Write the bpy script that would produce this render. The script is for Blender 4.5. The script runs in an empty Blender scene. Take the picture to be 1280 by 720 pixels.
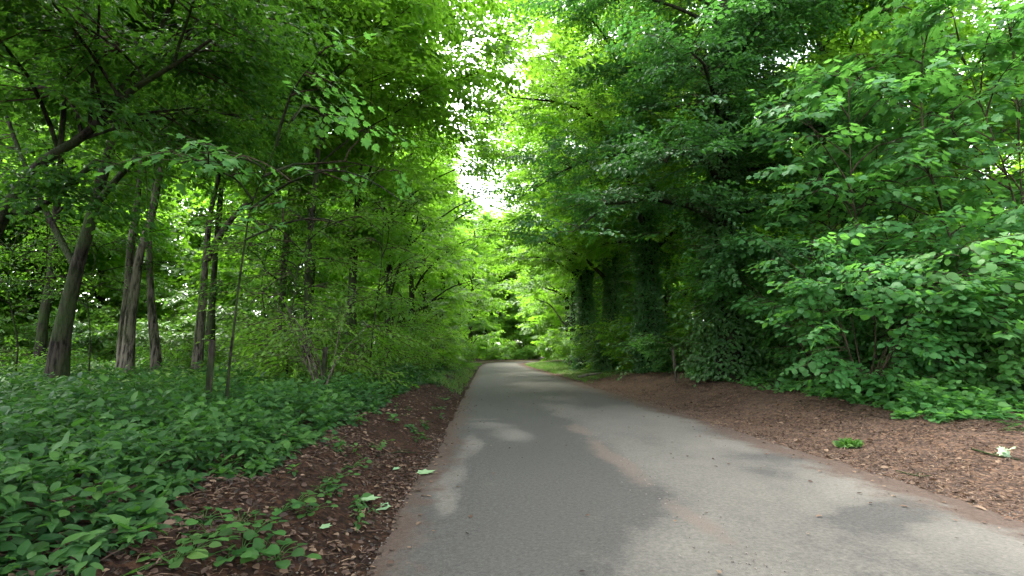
import bpy, math, random
import numpy as np
from mathutils import Vector, Euler

random.seed(7)
RNG = np.random.default_rng(7)
DS, DP, DL = 1.45, 1.5, 1.18        # more branches, more sprays, larger leaves than first guessed
PI = math.pi
SC = bpy.context.scene
COL = SC.collection
CAM_H = 1.2
F = 640.0                      # focal length in pixels of the 1280 px wide photograph
PITCH = math.atan(83 / 640.0)
YAW = math.atan(32 / 640.0 * math.cos(PITCH))
CAM_ROT = Euler((PI / 2 + PITCH, 0, -YAW), 'XYZ')
CM = np.array(CAM_ROT.to_matrix())


def at(px, py, Y):
    """point at distance Y up the road which the photograph shows at (px, py)"""
    d = CM @ np.array([(px - 640) / F, (360 - py) / F, -1.0])
    return np.array([0, 0, CAM_H]) + d * (Y / d[1])


# ------------------------------------------------------------------ noise
def _hash(ix, iy, iz, seed):
    n = (ix * 374761393 + iy * 668265263 + iz * 2147483647 + seed * 974634777) & 0xffffffff
    n = ((n ^ (n >> 13)) * 1274126177) & 0xffffffff
    n = (n ^ (n >> 16)) & 0xffffffff
    return n / 4294967295.0


def vnoise(x, y, z=None, seed=0):
    x = np.asarray(x, float); y = np.asarray(y, float)
    z = np.zeros_like(x) if z is None else np.asarray(z, float)
    ix, iy, iz = np.floor(x).astype(np.int64), np.floor(y).astype(np.int64), np.floor(z).astype(np.int64)
    fx, fy, fz = x - ix, y - iy, z - iz
    fx, fy, fz = [f * f * (3 - 2 * f) for f in (fx, fy, fz)]
    r = 0
    for dx in (0, 1):
        for dy in (0, 1):
            for dz in (0, 1):
                w = (fx if dx else 1 - fx) * (fy if dy else 1 - fy) * (fz if dz else 1 - fz)
                r = r + w * _hash(ix + dx, iy + dy, iz + dz, seed)
    return r * 2 - 1


def fbm(x, y, z=None, seed=0, o=3):
    r, a, s = 0, 1.0, 1.0
    for k in range(o):
        r = r + a * vnoise(np.asarray(x) * s, np.asarray(y) * s, None if z is None else np.asarray(z) * s, seed + k * 17)
        a *= .5; s *= 2.03
    return r / 1.75


def sstep(a, b, x):
    t = np.clip((np.asarray(x, float) - a) / (b - a), 0, 1)
    return t * t * (3 - 2 * t)


# ------------------------------------------------------------------ lie of the land
ROAD_L, ROAD_R = -0.62, 3.9


def xshift(y):
    y = np.minimum(np.asarray(y, float), 104)
    return np.maximum(0, y - 45) ** 2 * 0.0011 + np.maximum(0, y - 70) ** 2 * .02


def ground_z(x, y):
    x = np.asarray(x, float); y = np.asarray(y, float)
    u = x - xshift(y)
    far = 1 - .55 * sstep(25, 50, y)
    left = (.39 * far * sstep(-.05, 1.0, ROAD_L - u) + .04 * sstep(1.2, 9, ROAD_L - u) + .5 * sstep(18, 45, ROAD_L - u))
    right = (.20 * sstep(.25, 2.6, u - ROAD_R) + .22 * sstep(2.4, 6.5, u - ROAD_R) + .5 * sstep(8, 40, u - ROAD_R))
    off = np.maximum(ROAD_L - u, u - ROAD_R)
    right = right + .36 * sstep(.4, 2.8, u - ROAD_R) * np.exp(-((y - 17) / 9.0) ** 2)
    b = sstep(.05, 1.2, off)
    bump = (.05 * fbm(x * .9, y * .9, seed=3) + .02 * vnoise(x * 5, y * 5, seed=5)) * b
    bump += .012 * vnoise(x * 11, y * 11, seed=6) * sstep(0.02, .3, off)
    return left + right + bump - .035 * sstep(.1, -.25, off)


# ------------------------------------------------------------------ mesh builder
class MB:
    def __init__(self):
        self.V, self.blocks, self.n = [], [], 0

    def add(self, V, Fc, tone=0.5, mat=0, smooth=False):
        V = np.asarray(V, np.float32).reshape(-1, 3); Fc = np.asarray(Fc, np.int64)
        if len(V) == 0 or len(Fc) == 0:
            return
        t = np.broadcast_to(np.asarray(tone, np.float32), (len(Fc),))
        self.blocks.append((Fc + self.n, t, mat, smooth)); self.V.append(V); self.n += len(V)

    def mesh(self, name, mats):
        me = bpy.data.meshes.new(name)
        V = np.concatenate(self.V)
        me.vertices.add(len(V)); me.vertices.foreach_set('co', V.ravel())
        loops = np.concatenate([b[0].ravel() for b in self.blocks]).astype(np.int32)
        sizes = np.concatenate([np.full(len(b[0]), b[0].shape[1], np.int32) for b in self.blocks])
        start = np.concatenate([[0], np.cumsum(sizes)[:-1]]).astype(np.int32)
        me.loops.add(len(loops)); me.loops.foreach_set('vertex_index', loops)
        me.polygons.add(len(sizes)); me.polygons.foreach_set('loop_start', start)
        me.polygons.foreach_set('material_index', np.concatenate([np.full(len(b[0]), b[2], np.int32) for b in self.blocks]))
        me.polygons.foreach_set('use_smooth', np.concatenate([np.full(len(b[0]), b[3], bool) for b in self.blocks]))
        a = me.attributes.new('tone', 'FLOAT', 'FACE')
        a.data.foreach_set('value', np.concatenate([b[1] for b in self.blocks]).astype(np.float32))
        for m in mats:
            me.materials.append(m)
        me.update(calc_edges=True)
        return me

    def build(self, name, mats, parent=None, loc=None):
        o = bpy.data.objects.new(name, self.mesh(name, mats))
        COL.objects.link(o)
        if parent is not None:
            o.parent = parent
        if loc is not None:
            o.location = loc
        return o


def unit(v):
    return v / np.maximum(np.linalg.norm(v, axis=-1, keepdims=True), 1e-9)


def tubes(mb, Pth, R, sides=6, tone=.5, mat=0, smooth=True, cap=False):
    Pth = np.asarray(Pth, float); R = np.asarray(R, float)
    if Pth.ndim == 2:
        Pth, R = Pth[None], R[None]
    N, n, _ = Pth.shape
    if N == 0:
        return
    t = unit(np.gradient(Pth, axis=1))
    m = np.abs(t.mean(1))
    ref = np.where((m[:, 2] > .75)[:, None], np.array([1., .15, 0]), np.array([.1, .2, 1.]))[:, None, :]
    u = unit(np.cross(t, ref)); v = np.cross(t, u)
    a = np.arange(sides) * 2 * PI / sides
    V = Pth[:, :, None, :] + R[:, :, None, None] * (u[:, :, None, :] * np.cos(a)[None, None, :, None] + v[:, :, None, :] * np.sin(a)[None, None, :, None])
    b = (np.arange(N) * n * sides)[:, None, None] + (np.arange(n - 1) * sides)[None, :, None]
    k = np.arange(sides)[None, None, :]; k2 = (k + 1) % sides
    Fc = np.stack([b + k, b + k2, b + sides + k2, b + sides + k], -1).reshape(-1, 4)
    mb.add(V, Fc, tone, mat, smooth)
    if cap and N == 1:
        c = Pth[0, -1]
        mb.add(np.vstack([V[0, -1], c]), np.array([[i, (i + 1) % sides, sides] for i in range(sides)]), tone, mat, smooth)


# ------------------------------------------------------------------ leaf shapes (x along the leaf, length 1)
def shape(kind):
    if kind == 'quad':
        return np.array([(0, 0, 0), (.42, .34, .05), (1, 0, -.10), (.42, -.34, .05)]), [np.array([(0, 1, 2, 3)])]
    if kind == 'fold':
        V = np.array([(0, 0, 0), (.28, .30, .07), (.68, .27, .04), (1, 0, -.14), (.68, -.27, .04), (.28, -.30, .07)])
        return V, [np.array([(0, 3, 2, 1), (0, 5, 4, 3)])]
    if kind in ('ovate', 'round', 'lance'):
        w = {'ovate': (.24, .33, .20), 'round': (.36, .43, .30), 'lance': (.21, .26, .13)}[kind]
        xs = (.0, .22, .52, .80, 1.0)
        mid = [(xs[0], 0, 0), (xs[1], 0, .02), (xs[2], 0, .02), (xs[3], 0, -.03), (xs[4], 0, -.12 if kind != 'lance' else -.22)]
        sd = [(xs[i + 1] - .02, w[i], .08 - .05 * i) for i in range(3)]
        V = mid + [(x, y, z) for x, y, z in sd] + [(x, -y, z) for x, y, z in sd]
        q = np.array([(1, 2, 6, 5), (2, 3, 7, 6), (2, 1, 8, 9), (3, 2, 9, 10)])
        t = np.array([(0, 1, 5), (3, 4, 7), (1, 0, 8), (4, 3, 10)])
        return np.array(V, float), [q, t]
    if kind == 'maple':
        half = [(0, .0), (-.06, .22), (.10, .34), (.22, .56), (.36, .36), (.62, .50), (.62, .22), (1.0, 0)]
        out = half + [(x, -y) for x, y in half[-2:0:-1]]
        V = [(.22, 0, .0)] + [(x, y, .06 * abs(y) - .16 * x * x) for x, y in out]
        n = len(out)
        return np.array(V, float), [np.array([(0, 1 + (i + 1) % n, 1 + i) for i in range(n)])]
    if kind == 'blade':
        return np.array([(0, .03, 0), (0, -.03, 0), (.5, -.028, .06), (1, 0, -.1), (.5, .028, .06)]), [np.array([(0, 1, 2, 4)]), np.array([(4, 2, 3)])]


SHAPES = {k: shape(k) for k in ('quad', 'fold', 'ovate', 'round', 'lance', 'maple', 'blade')}


def frames(d, nrm):
    d = unit(d); y = unit(np.cross(nrm, d)); z = np.cross(d, y)
    return np.stack([d, y, z], -1)           # columns


def put_leaves(mb, pos, d, nrm, size, kind, tone, mat=0, smooth=False):
    """one leaf at each pos, pointing along d, face towards nrm"""
    if len(pos) == 0:
        return
    T, fs = SHAPES[kind]
    Rm = frames(d, nrm)
    V = pos[:, None, :] + np.einsum('nij,kj->nki', Rm, T) * np.asarray(size)[:, None, None]
    off = np.arange(len(pos)) * len(T)
    base = mb.n
    blk = [(off[:, None, None] + f[None]).reshape(-1, f.shape[1]) for f in fs]
    mb.V.append(np.asarray(V, np.float32).reshape(-1, 3))
    for f, fc in zip(fs, blk):
        mb.blocks.append((fc + base, np.repeat(np.asarray(tone, np.float32), len(f)), mat, smooth))
    mb.n += len(pos) * len(T)


class Spray:
    """a few flat twig templates which carry leaves on both sides"""
    def __init__(self, rng, kind, n, length, size, variants=6, droop=.35, twig=True):
        self.kind, self.var, self.twig = kind, [], twig
        for _ in range(variants):
            t = (np.arange(n) + rng.uniform(.2, .8, n)) / n
            sgn = np.where(np.arange(n) % 2 == 0, 1, -1)
            ang = sgn * (rng.uniform(.55, 1.15, n)) * (1 - .75 * t ** 3)
            pos = np.stack([t * length, rng.normal(0, .02, n) * length, -.10 * length * t ** 2 + rng.normal(0, .025, n)], -1)
            pit = -droop * rng.uniform(.1, 1.5, n)
            d = np.stack([np.cos(ang) * np.cos(pit), np.sin(ang) * np.cos(pit), np.sin(pit)], -1)
            nr = np.stack([rng.normal(0, .28, n), rng.normal(0, .28, n), np.ones(n)], -1)
            sz = size * rng.uniform(.65, 1.2, n) * (1 - .25 * t)
            T, fs = SHAPES[kind]
            Rm = frames(d, nr)
            pet = pos + d * (size * .22)
            V = pet[:, None, :] + np.einsum('nij,kj->nki', Rm, T) * sz[:, None, None]
            self.var.append((V.reshape(-1, 3), n))
        self.length = length

    def place(self, mb, rng, pos, d, nrm, scale, tone, mat=0, barkmat=1, smooth=False):
        N = len(pos)
        if N == 0:
            return
        pick = rng.integers(0, len(self.var), N)
        T, fs = SHAPES[self.kind]
        for k, (TV, nl) in enumerate(self.var):
            s = np.nonzero(pick == k)[0]
            if len(s) == 0:
                continue
            Rm = frames(d[s], nrm[s])
            V = pos[s][:, None, :] + np.einsum('nij,kj->nki', Rm.astype(np.float32), TV.astype(np.float32)) * scale[s][:, None, None]
            off = (np.arange(len(s) * nl) * len(T))
            base = mb.n
            mb.V.append(V.astype(np.float32).reshape(-1, 3))
            tn = np.clip(np.repeat(tone[s], nl) + rng.normal(0, .13, len(s) * nl), 0, 1)
            for f in fs:
                mb.blocks.append(((off[:, None, None] + f[None]).reshape(-1, f.shape[1]) + base, np.repeat(tn, len(f)), mat, smooth))
            mb.n += V.shape[0] * V.shape[1]
        if self.twig:
            dd = unit(d)
            e = pos + dd * (self.length * scale * .9)[:, None]; e[:, 2] -= .08 * self.length * scale
            P2 = np.stack([pos, (pos + e) / 2 + np.array([0, 0, .01]), e], 1)
            tubes(mb, P2, np.stack([.006 * scale, .0045 * scale, .002 * scale], 1), 3, .4, barkmat)


# ------------------------------------------------------------------ materials
def newmat(name):
    m = bpy.data.materials.new(name); m.use_nodes = True
    nt = m.node_tree; nt.nodes.clear()
    return m, nt, (lambda t, **k: _node(nt, t, **k)), nt.links.new


def _node(nt, t, **k):
    n = nt.nodes.new(t)
    for a, v in k.items():
        if a.startswith('i_'):
            n.inputs[a[2:].replace('_', ' ')].default_value = v
        else:
            setattr(n, a, v)
    return n


def ramp(nt, stops):
    r = nt.nodes.new('ShaderNodeValToRGB')
    while len(r.color_ramp.elements) < len(stops):
        r.color_ramp.elements.new(.5)
    for e, (p, c) in zip(r.color_ramp.elements, stops):
        e.position = p; e.color = (*c, 1)
    return r


def leaf_mat(name, dark, mid, light, trans, tfac=.42, rough=.42, spec=.5):
    m, nt, N, L = newmat(name)
    at_ = N('ShaderNodeAttribute', attribute_name='tone')
    r = ramp(nt, [(0.05, dark), (.5, mid), (.95, light)])
    L(at_.outputs['Fac'], r.inputs[0])
    oi = N('ShaderNodeObjectInfo')
    hs = N('ShaderNodeHueSaturation')
    mr = N('ShaderNodeMapRange'); mr.inputs['To Min'].default_value = .485; mr.inputs['To Max'].default_value = .512
    L(oi.outputs['Random'], mr.inputs['Value']); L(mr.outputs[0], hs.inputs['Hue']); L(r.outputs[0], hs.inputs['Color'])
    p = N('ShaderNodeBsdfPrincipled'); p.inputs['Roughness'].default_value = rough; p.inputs['Specular IOR Level'].default_value = spec
    L(hs.outputs[0], p.inputs['Base Color'])
    tr = N('ShaderNodeBsdfTranslucent')
    mx = N('ShaderNodeMix', data_type='RGBA', blend_type='MIX'); mx.inputs[0].default_value = .75
    mul = N('ShaderNodeMix', data_type='RGBA', blend_type='ADD'); mul.inputs[0].default_value = 1.0
    L(hs.outputs[0], mx.inputs[6]); mx.inputs[7].default_value = (*trans, 1)
    L(mx.outputs[2], tr.inputs['Color'])
    ms = N('ShaderNodeMixShader'); ms.inputs[0].default_value = tfac
    L(p.outputs[0], ms.inputs[1]); L(tr.outputs[0], ms.inputs[2])
    o = N('ShaderNodeOutputMaterial'); L(ms.outputs[0], o.inputs[0])
    return m


def bark_mat(name, dark, light, moss=(.035, .06, .015), mossamt=.45, scale=6.0):
    m, nt, N, L = newmat(name)
    tc = N('ShaderNodeTexCoord'); mp = N('ShaderNodeMapping'); mp.inputs['Scale'].default_value = (1, 1, .18)
    L(tc.outputs['Object'], mp.inputs[0])
    n1 = N('ShaderNodeTexNoise', i_Scale=scale * 2.2, i_Detail=6, i_Roughness=.65); L(mp.outputs[0], n1.inputs[0])
    n2 = N('ShaderNodeTexNoise', i_Scale=1.6, i_Detail=4); L(tc.outputs['Object'], n2.inputs[0])
    r = ramp(nt, [(.42, dark), (.56, light)]); L(n1.outputs[0], r.inputs[0])
    r2 = ramp(nt, [(.48 - .1 * mossamt, (0, 0, 0)), (.62, (mossamt,) * 3)]); L(n2.outputs[0], r2.inputs[0])
    mx = N('ShaderNodeMix', data_type='RGBA'); L(r2.outputs[0], mx.inputs[0]); L(r.outputs[0], mx.inputs[6]); mx.inputs[7].default_value = (*moss, 1)
    p = N('ShaderNodeBsdfPrincipled', i_Roughness=.9, i_Specular_IOR_Level=.08); L(mx.outputs[2], p.inputs['Base Color'])
    b = N('ShaderNodeBump', i_Strength=1.0, i_Distance=.08); L(n1.outputs[0], b.inputs['Height']); L(b.outputs[0], p.inputs['Normal'])
    o = N('ShaderNodeOutputMaterial'); L(p.outputs[0], o.inputs[0])
    return m


M = {}
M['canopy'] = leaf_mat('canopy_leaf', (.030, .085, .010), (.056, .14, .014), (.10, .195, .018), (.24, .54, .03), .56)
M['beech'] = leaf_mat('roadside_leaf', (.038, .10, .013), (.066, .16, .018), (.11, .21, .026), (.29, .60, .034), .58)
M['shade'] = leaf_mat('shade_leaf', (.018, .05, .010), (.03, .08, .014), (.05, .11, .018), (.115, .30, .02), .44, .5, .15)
M['ivy'] = leaf_mat('ivy_leaf', (.016, .056, .015), (.038, .11, .028), (.08, .18, .050), (.11, .34, .04), .36, .45, .35)
M['hazel'] = leaf_mat('hazel_leaf', (.032, .115, .030), (.058, .175, .046), (.10, .225, .062), (.19, .50, .058), .48, .5, .28)
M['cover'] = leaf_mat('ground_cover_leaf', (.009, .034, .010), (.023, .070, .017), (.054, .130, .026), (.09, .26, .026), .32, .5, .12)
M['herb'] = leaf_mat('herb_leaf', (.035, .09, .014), (.065, .145, .018), (.10, .19, .03), (.16, .36, .03), .38)
M['weed'] = leaf_mat('weed_leaf', (.018, .055, .012), (.038, .10, .02), (.065, .14, .025), (.10, .26, .03), .32, .55, .1)
M['litter'] = leaf_mat('dead_leaf', (.014, .009, .006), (.058, .034, .021), (.17, .115, .07), (.10, .05, .02), .12, .7, .25)
M['fallen'] = leaf_mat('pale_leaf_underside', (.09, .19, .07), (.15, .27, .12), (.24, .35, .20), (.14, .30, .08), .2, .6, .3)
M['bark'] = bark_mat('bark', (.005, .0045, .0035), (.036, .030, .022), (.030, .050, .014), .75)
M['palebark'] = bark_mat('pale_bark', (.012, .011, .008), (.12, .105, .078), (.045, .065, .020), .45)
M['twig'] = bark_mat('twig_bark', (.03, .022, .015), (.08, .06, .04), mossamt=.2)
M['wood'] = bark_mat('weathered_wood', (.035, .030, .023), (.12, .10, .078), (.05, .06, .03), .3, 9)


def ground_mat():
    m, nt, N, L = newmat('woodland_soil')
    tc = N('ShaderNodeTexCoord')
    n1 = N('ShaderNodeTexNoise', i_Scale=22, i_Detail=8, i_Roughness=.7); L(tc.outputs['Object'], n1.inputs[0])
    n2 = N('ShaderNodeTexNoise', i_Scale=1.3, i_Detail=5, i_Roughness=.6); L(tc.outputs['Object'], n2.inputs[0])
    v = N('ShaderNodeTexVoronoi', i_Scale=38, i_Randomness=1.0); L(tc.outputs['Object'], v.inputs['Vector'])
    r = ramp(nt, [(.36, (.009, .006, .0045)), (.50, (.040, .025, .018)), (.66, (.098, .064, .044))]); L(n1.outputs[0], r.inputs[0])
    r2 = ramp(nt, [(.38, (.022, .016, .013)), (.64, (.080, .056, .043))]); L(n2.outputs[0], r2.inputs[0])
    mx = N('ShaderNodeMix', data_type='RGBA'); mx.inputs[0].default_value = .45; L(r.outputs[0], mx.inputs[6]); L(r2.outputs[0], mx.inputs[7])
    hs = N('ShaderNodeMix', data_type='RGBA', blend_type='MIX')
    rv = ramp(nt, [(.5, (.0,) * 3), (.8, (.5,) * 3)]); L(v.outputs['Color'], rv.inputs[0]); L(rv.outputs[0], hs.inputs[0])
    L(mx.outputs[2], hs.inputs[6]); hs.inputs[7].default_value = (.17, .098, .058, 1)
    # short moss and grass film further up the right verge
    at_ = N('ShaderNodeAttribute', attribute_name='green')
    n3 = N('ShaderNodeTexNoise', i_Scale=3.5, i_Detail=6); L(tc.outputs['Object'], n3.inputs[0])
    ad = N('ShaderNodeMath', operation='ADD'); L(at_.outputs['Fac'], ad.inputs[0]); L(n3.outputs[0], ad.inputs[1])
    rg = ramp(nt, [(.85, (0,) * 3), (1.1 - .1, (.9,) * 3)]); L(ad.outputs[0], rg.inputs[0])
    mg = N('ShaderNodeMix', data_type='RGBA'); L(rg.outputs[0], mg.inputs[0]); L(hs.outputs[2], mg.inputs[6]); mg.inputs[7].default_value = (.085, .11, .035, 1)
    hu = N('ShaderNodeAttribute', attribute_name='left_dark'); mh = N('ShaderNodeMix', data_type='RGBA', blend_type='MULTIPLY')
    L(hu.outputs['Fac'], mh.inputs[0]); L(mg.outputs[2], mh.inputs[6]); mh.inputs[7].default_value = (.36, .30, .26, 1); mg = mh  # soil colour multiplied darker and redder towards the left
    p = N('ShaderNodeBsdfPrincipled', i_Roughness=.95, i_Specular_IOR_Level=.08); L(mg.outputs[2], p.inputs['Base Color'])
    b = N('ShaderNodeBump', i_Strength=.9, i_Distance=.03); L(n1.outputs[0], b.inputs['Height']); L(b.outputs[0], p.inputs['Normal'])
    o = N('ShaderNodeOutputMaterial'); L(p.outputs[0], o.inputs[0])
    return m


def road_mat():
    m, nt, N, L = newmat('worn_asphalt')
    tc = N('ShaderNodeTexCoord')
    fine = N('ShaderNodeTexNoise', i_Scale=34, i_Detail=8, i_Roughness=.82); L(tc.outputs['Object'], fine.inputs[0])
    stone = N('ShaderNodeTexVoronoi', i_Scale=95); L(tc.outputs['Object'], stone.inputs['Vector'])
    big = N('ShaderNodeTexNoise', i_Scale=1.1, i_Detail=6, i_Roughness=.62); L(tc.outputs['Object'], big.inputs[0])
    edge = N('ShaderNodeTexNoise', i_Scale=4.5, i_Detail=8, i_Roughness=.7); L(tc.outputs['Object'], edge.inputs[0])
    paleness = N('ShaderNodeAttribute', attribute_name='paleness'); dirt = N('ShaderNodeAttribute', attribute_name='dirt'); grit = N('ShaderNodeAttribute', attribute_name='grit')

    def addn(a, b, k):
        n = N('ShaderNodeMath', operation='MULTIPLY_ADD'); n.inputs[1].default_value = k
        L(a, n.inputs[0]); L(b, n.inputs[2]); return n.outputs[0]
    d = addn(edge.outputs[0], paleness.outputs['Fac'], .62)
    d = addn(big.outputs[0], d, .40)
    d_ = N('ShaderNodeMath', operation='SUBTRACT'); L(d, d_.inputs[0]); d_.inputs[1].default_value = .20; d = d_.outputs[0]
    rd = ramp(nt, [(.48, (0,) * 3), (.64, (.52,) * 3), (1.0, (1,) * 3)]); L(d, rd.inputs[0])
    dark_grey = ramp(nt, [(.34, (.029, .0276, .0247)), (.66, (.068, .0643, .0576))]); L(fine.outputs[0], dark_grey.inputs[0])
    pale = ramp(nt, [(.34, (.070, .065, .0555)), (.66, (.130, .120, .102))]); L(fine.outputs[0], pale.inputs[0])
    mx = N('ShaderNodeMix', data_type='RGBA'); L(rd.outputs[0], mx.inputs[0]); L(dark_grey.outputs[0], mx.inputs[6]); L(pale.outputs[0], mx.inputs[7])  # mask blends the darker asphalt tone into the paler one
    # crumbled reddish grit along the crown of the road
    g = addn(edge.outputs[0], grit.outputs['Fac'], .7)
    rg = ramp(nt, [(.62, (0,) * 3), (.95, (.75,) * 3)]); L(g, rg.inputs[0])
    mg = N('ShaderNodeMix', data_type='RGBA'); L(rg.outputs[0], mg.inputs[0]); L(mx.outputs[2], mg.inputs[6])
    gc = ramp(nt, [(.1, (.15, .116, .092)), (.5, (.09, .072, .059))]); L(stone.outputs['Distance'], gc.inputs[0]); L(gc.outputs[0], mg.inputs[7])
    # soil washed on to the edges
    e = addn(edge.outputs[0], dirt.outputs['Fac'], .9)
    re_ = ramp(nt, [(.72, (0,) * 3), (1.05 - .06, (.95,) * 3)]); L(e, re_.inputs[0])
    me_ = N('ShaderNodeMix', data_type='RGBA'); L(re_.outputs[0], me_.inputs[0]); L(mg.outputs[2], me_.inputs[6])
    sc_ = ramp(nt, [(.3, (.030, .021, .016)), (.7, (.080, .056, .043))]); L(fine.outputs[0], sc_.inputs[0]); L(sc_.outputs[0], me_.inputs[7])
    p = N('ShaderNodeBsdfPrincipled'); L(me_.outputs[2], p.inputs['Base Color'])
    rr = N('ShaderNodeMapRange'); rr.inputs['To Min'].default_value = .75; rr.inputs['To Max'].default_value = .95
    L(rd.outputs[0], rr.inputs['Value']); L(rr.outputs[0], p.inputs['Roughness'])
    p.inputs['Specular IOR Level'].default_value = .10
    b = N('ShaderNodeBump', i_Strength=.55, i_Distance=.006); L(stone.outputs['Distance'], b.inputs['Height']); L(b.outputs[0], p.inputs['Normal'])
    o = N('ShaderNodeOutputMaterial'); L(p.outputs[0], o.inputs[0])
    return m


# ------------------------------------------------------------------ tagging
def tag(o, label=None, cat=None, group=None, kind=None):
    for k, v in (('label', label), ('category', cat), ('group', group), ('kind', kind)):
        if v:
            o[k] = v
    return o


def thing(name, label, cat, loc=(0, 0, 0), group=None):
    o = bpy.data.objects.new(name, None); COL.objects.link(o); o.location = loc; o.empty_display_size = .2
    return tag(o, label, cat, group)


def dup(root, loc, rz=0, s=1.0, label=None):
    c = root.copy(); COL.objects.link(c); c.location = loc; c.rotation_euler = (0, 0, rz); c.scale = (s,) * 3
    for ch in root.children:
        k = ch.copy(); COL.objects.link(k); k.parent = c
    if label:
        c['label'] = label
    return c


# ------------------------------------------------------------------ ground and road
def axis(fine0, fine1, step, lo, hi, g=1.13):
    a = list(np.arange(fine0, fine1 + 1e-6, step)); s = step
    x = a[-1]
    while x < hi:
        s *= g; x += s; a.append(x)
    s = step; x = a[0]; pre = []
    while x > lo:
        s *= g; x -= s; pre.append(x)
    return np.array(pre[::-1] + a)


def grid_obj(name, X, Y, Z, mat, attrs):
    ny, nx = X.shape
    idx = np.arange(nx * ny).reshape(ny, nx)
    Fc = np.stack([idx[:-1, :-1], idx[:-1, 1:], idx[1:, 1:], idx[1:, :-1]], -1).reshape(-1, 4)
    mb = MB(); mb.add(np.stack([X, Y, Z], -1), Fc, .5, 0, True)
    o = mb.build(name, [mat])
    for k, v in attrs.items():
        a = o.data.attributes.new(k, 'FLOAT', 'POINT'); a.data.foreach_set('value', np.asarray(v, np.float32).ravel())
    return o


ax = axis(-3.2, 8.0, .06, -320, 320); ay = axis(.4, 14, .07, -60, 420, 1.05)
GX, GY = np.meshgrid(ax, ay)
GXs = GX + xshift(np.minimum(GY, 120)) * np.exp(-((GX - 2) / 40) ** 2)
GZ = ground_z(GXs, GY)
uu = GXs - xshift(GY)
green = .75 * sstep(20, 34, GY) * sstep(4.1, 5.0, uu) * sstep(9, 6.5, uu) + .55 * sstep(16, 30, GY) * sstep(-.7, -1.3, uu) * sstep(-3, -2, uu)
ground = grid_obj('ground', GXs, GY, GZ, ground_mat(), {'green': green, 'left_dark': sstep(1.2, .4, uu)})
tag(ground, 'brown woodland floor and leaf strewn verges beside the lane', None, None, 'structure')

ry = axis(.2, 16, .06, -60, 103, 1.04); rx = np.linspace(-.16, 1.16, 100)
RU, RY = np.meshgrid(rx, ry)
jl = .10 * fbm(RY * .8, RY * 0 + 3, seed=21) + .05 * vnoise(RY * 5, RY * 0, seed=22) + .025 * vnoise(RY * 14, RY * 0, seed=25)
jr = .12 * fbm(RY * .6, RY * 0 + 9, seed=23) + .07 * vnoise(RY * 4, RY * 0, seed=24) + .03 * vnoise(RY * 12, RY * 0, seed=26)
RX0 = (ROAD_L + jl) * (1 - RU) + (ROAD_R + jr) * RU
RX = RX0 + xshift(RY)
inner = np.minimum(RX0 - (ROAD_L + jl), (ROAD_R + jr) - RX0)
RZ = .008 + .03 * np.clip(1 - ((RX0 - 1.64) / 2.3) ** 2, -.6, 1) - .07 * sstep(.05, -.3, inner) + .006 * fbm(RX0 * 1.2, RY * .7, seed=31)


def blob(cx, cy, rx_, ry_, rot=0):
    dx, dy = RX0 - cx, (RY - cy)
    return np.exp(-((dx / rx_) ** 2 + (dy / ry_) ** 2) ** 1.5)


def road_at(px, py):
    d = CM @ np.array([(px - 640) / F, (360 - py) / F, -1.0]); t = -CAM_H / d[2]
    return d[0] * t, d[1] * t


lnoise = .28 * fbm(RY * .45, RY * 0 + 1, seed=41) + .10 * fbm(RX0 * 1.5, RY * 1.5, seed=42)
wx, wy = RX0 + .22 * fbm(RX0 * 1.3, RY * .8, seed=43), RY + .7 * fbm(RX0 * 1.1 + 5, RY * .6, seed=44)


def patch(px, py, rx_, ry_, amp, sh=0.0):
    """a paler or darker patch of the asphalt centred where the photograph shows it; ragged outline, sheared by sh"""
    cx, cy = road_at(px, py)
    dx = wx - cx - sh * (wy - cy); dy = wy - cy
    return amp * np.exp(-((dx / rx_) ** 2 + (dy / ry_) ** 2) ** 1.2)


# the right half is paler, the left half darker
paleness = .50 * sstep(1.10, 1.70, RX0 + lnoise + .55 * sstep(4.5, 2.2, RY)) * sstep(14.0, 10.0, wy)
paleness += .22 * fbm(RX0 * .9, RY * .35, seed=45) + .10 * fbm(RX0 * 2.2, RY * 1.1, seed=46)
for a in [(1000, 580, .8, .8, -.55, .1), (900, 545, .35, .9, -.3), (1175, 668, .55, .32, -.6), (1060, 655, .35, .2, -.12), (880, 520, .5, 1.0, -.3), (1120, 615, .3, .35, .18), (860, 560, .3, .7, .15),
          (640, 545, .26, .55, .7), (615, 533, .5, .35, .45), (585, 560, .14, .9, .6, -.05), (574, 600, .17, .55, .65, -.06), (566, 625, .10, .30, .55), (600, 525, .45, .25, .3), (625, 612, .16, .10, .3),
          (678, 482, 1.3, 3.2, .55), (640, 470, .9, 3.5, .45), (655, 463, 2.0, 6, .6), (700, 498, .7, 1.0, .35), (640, 456, 4, 12, .8), (760, 655, .5, .5, .25), (690, 690, .4, .25, .12), (530, 660, .2, .5, .12), (820, 590, .25, .6, .12)]:  # pale left and far patches paint dapples and a pool of light
    paleness = paleness + patch(*a)
grit = .56 * np.exp(-((RX0 - 1.50 - .35 * lnoise) / .13) ** 2) * sstep(16, 10, RY) * sstep(2.4, 3.4, RY) * (.7 + .5 * vnoise(RY * 1.6, RY * 0, seed=8)) + .4 * np.exp(-((RX0 - 1.3) / .35) ** 2) * sstep(3.4, 6, RY) * sstep(10, 8, RY) * (.5 + .6 * vnoise(RX0 * 3, RY * 2, seed=81))
dirt = (.78 + .3 * fbm(RX0 * 3, RY * 1.5, seed=47)) * np.exp(-np.maximum(RX0 - (ROAD_L + jl), 0) / .30) + (.85 + .6 * fbm(RX0 * 2, RY * 1.2, seed=48)) * np.exp(-np.maximum((ROAD_R + jr) - RX0, 0) / .48) 
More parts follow.
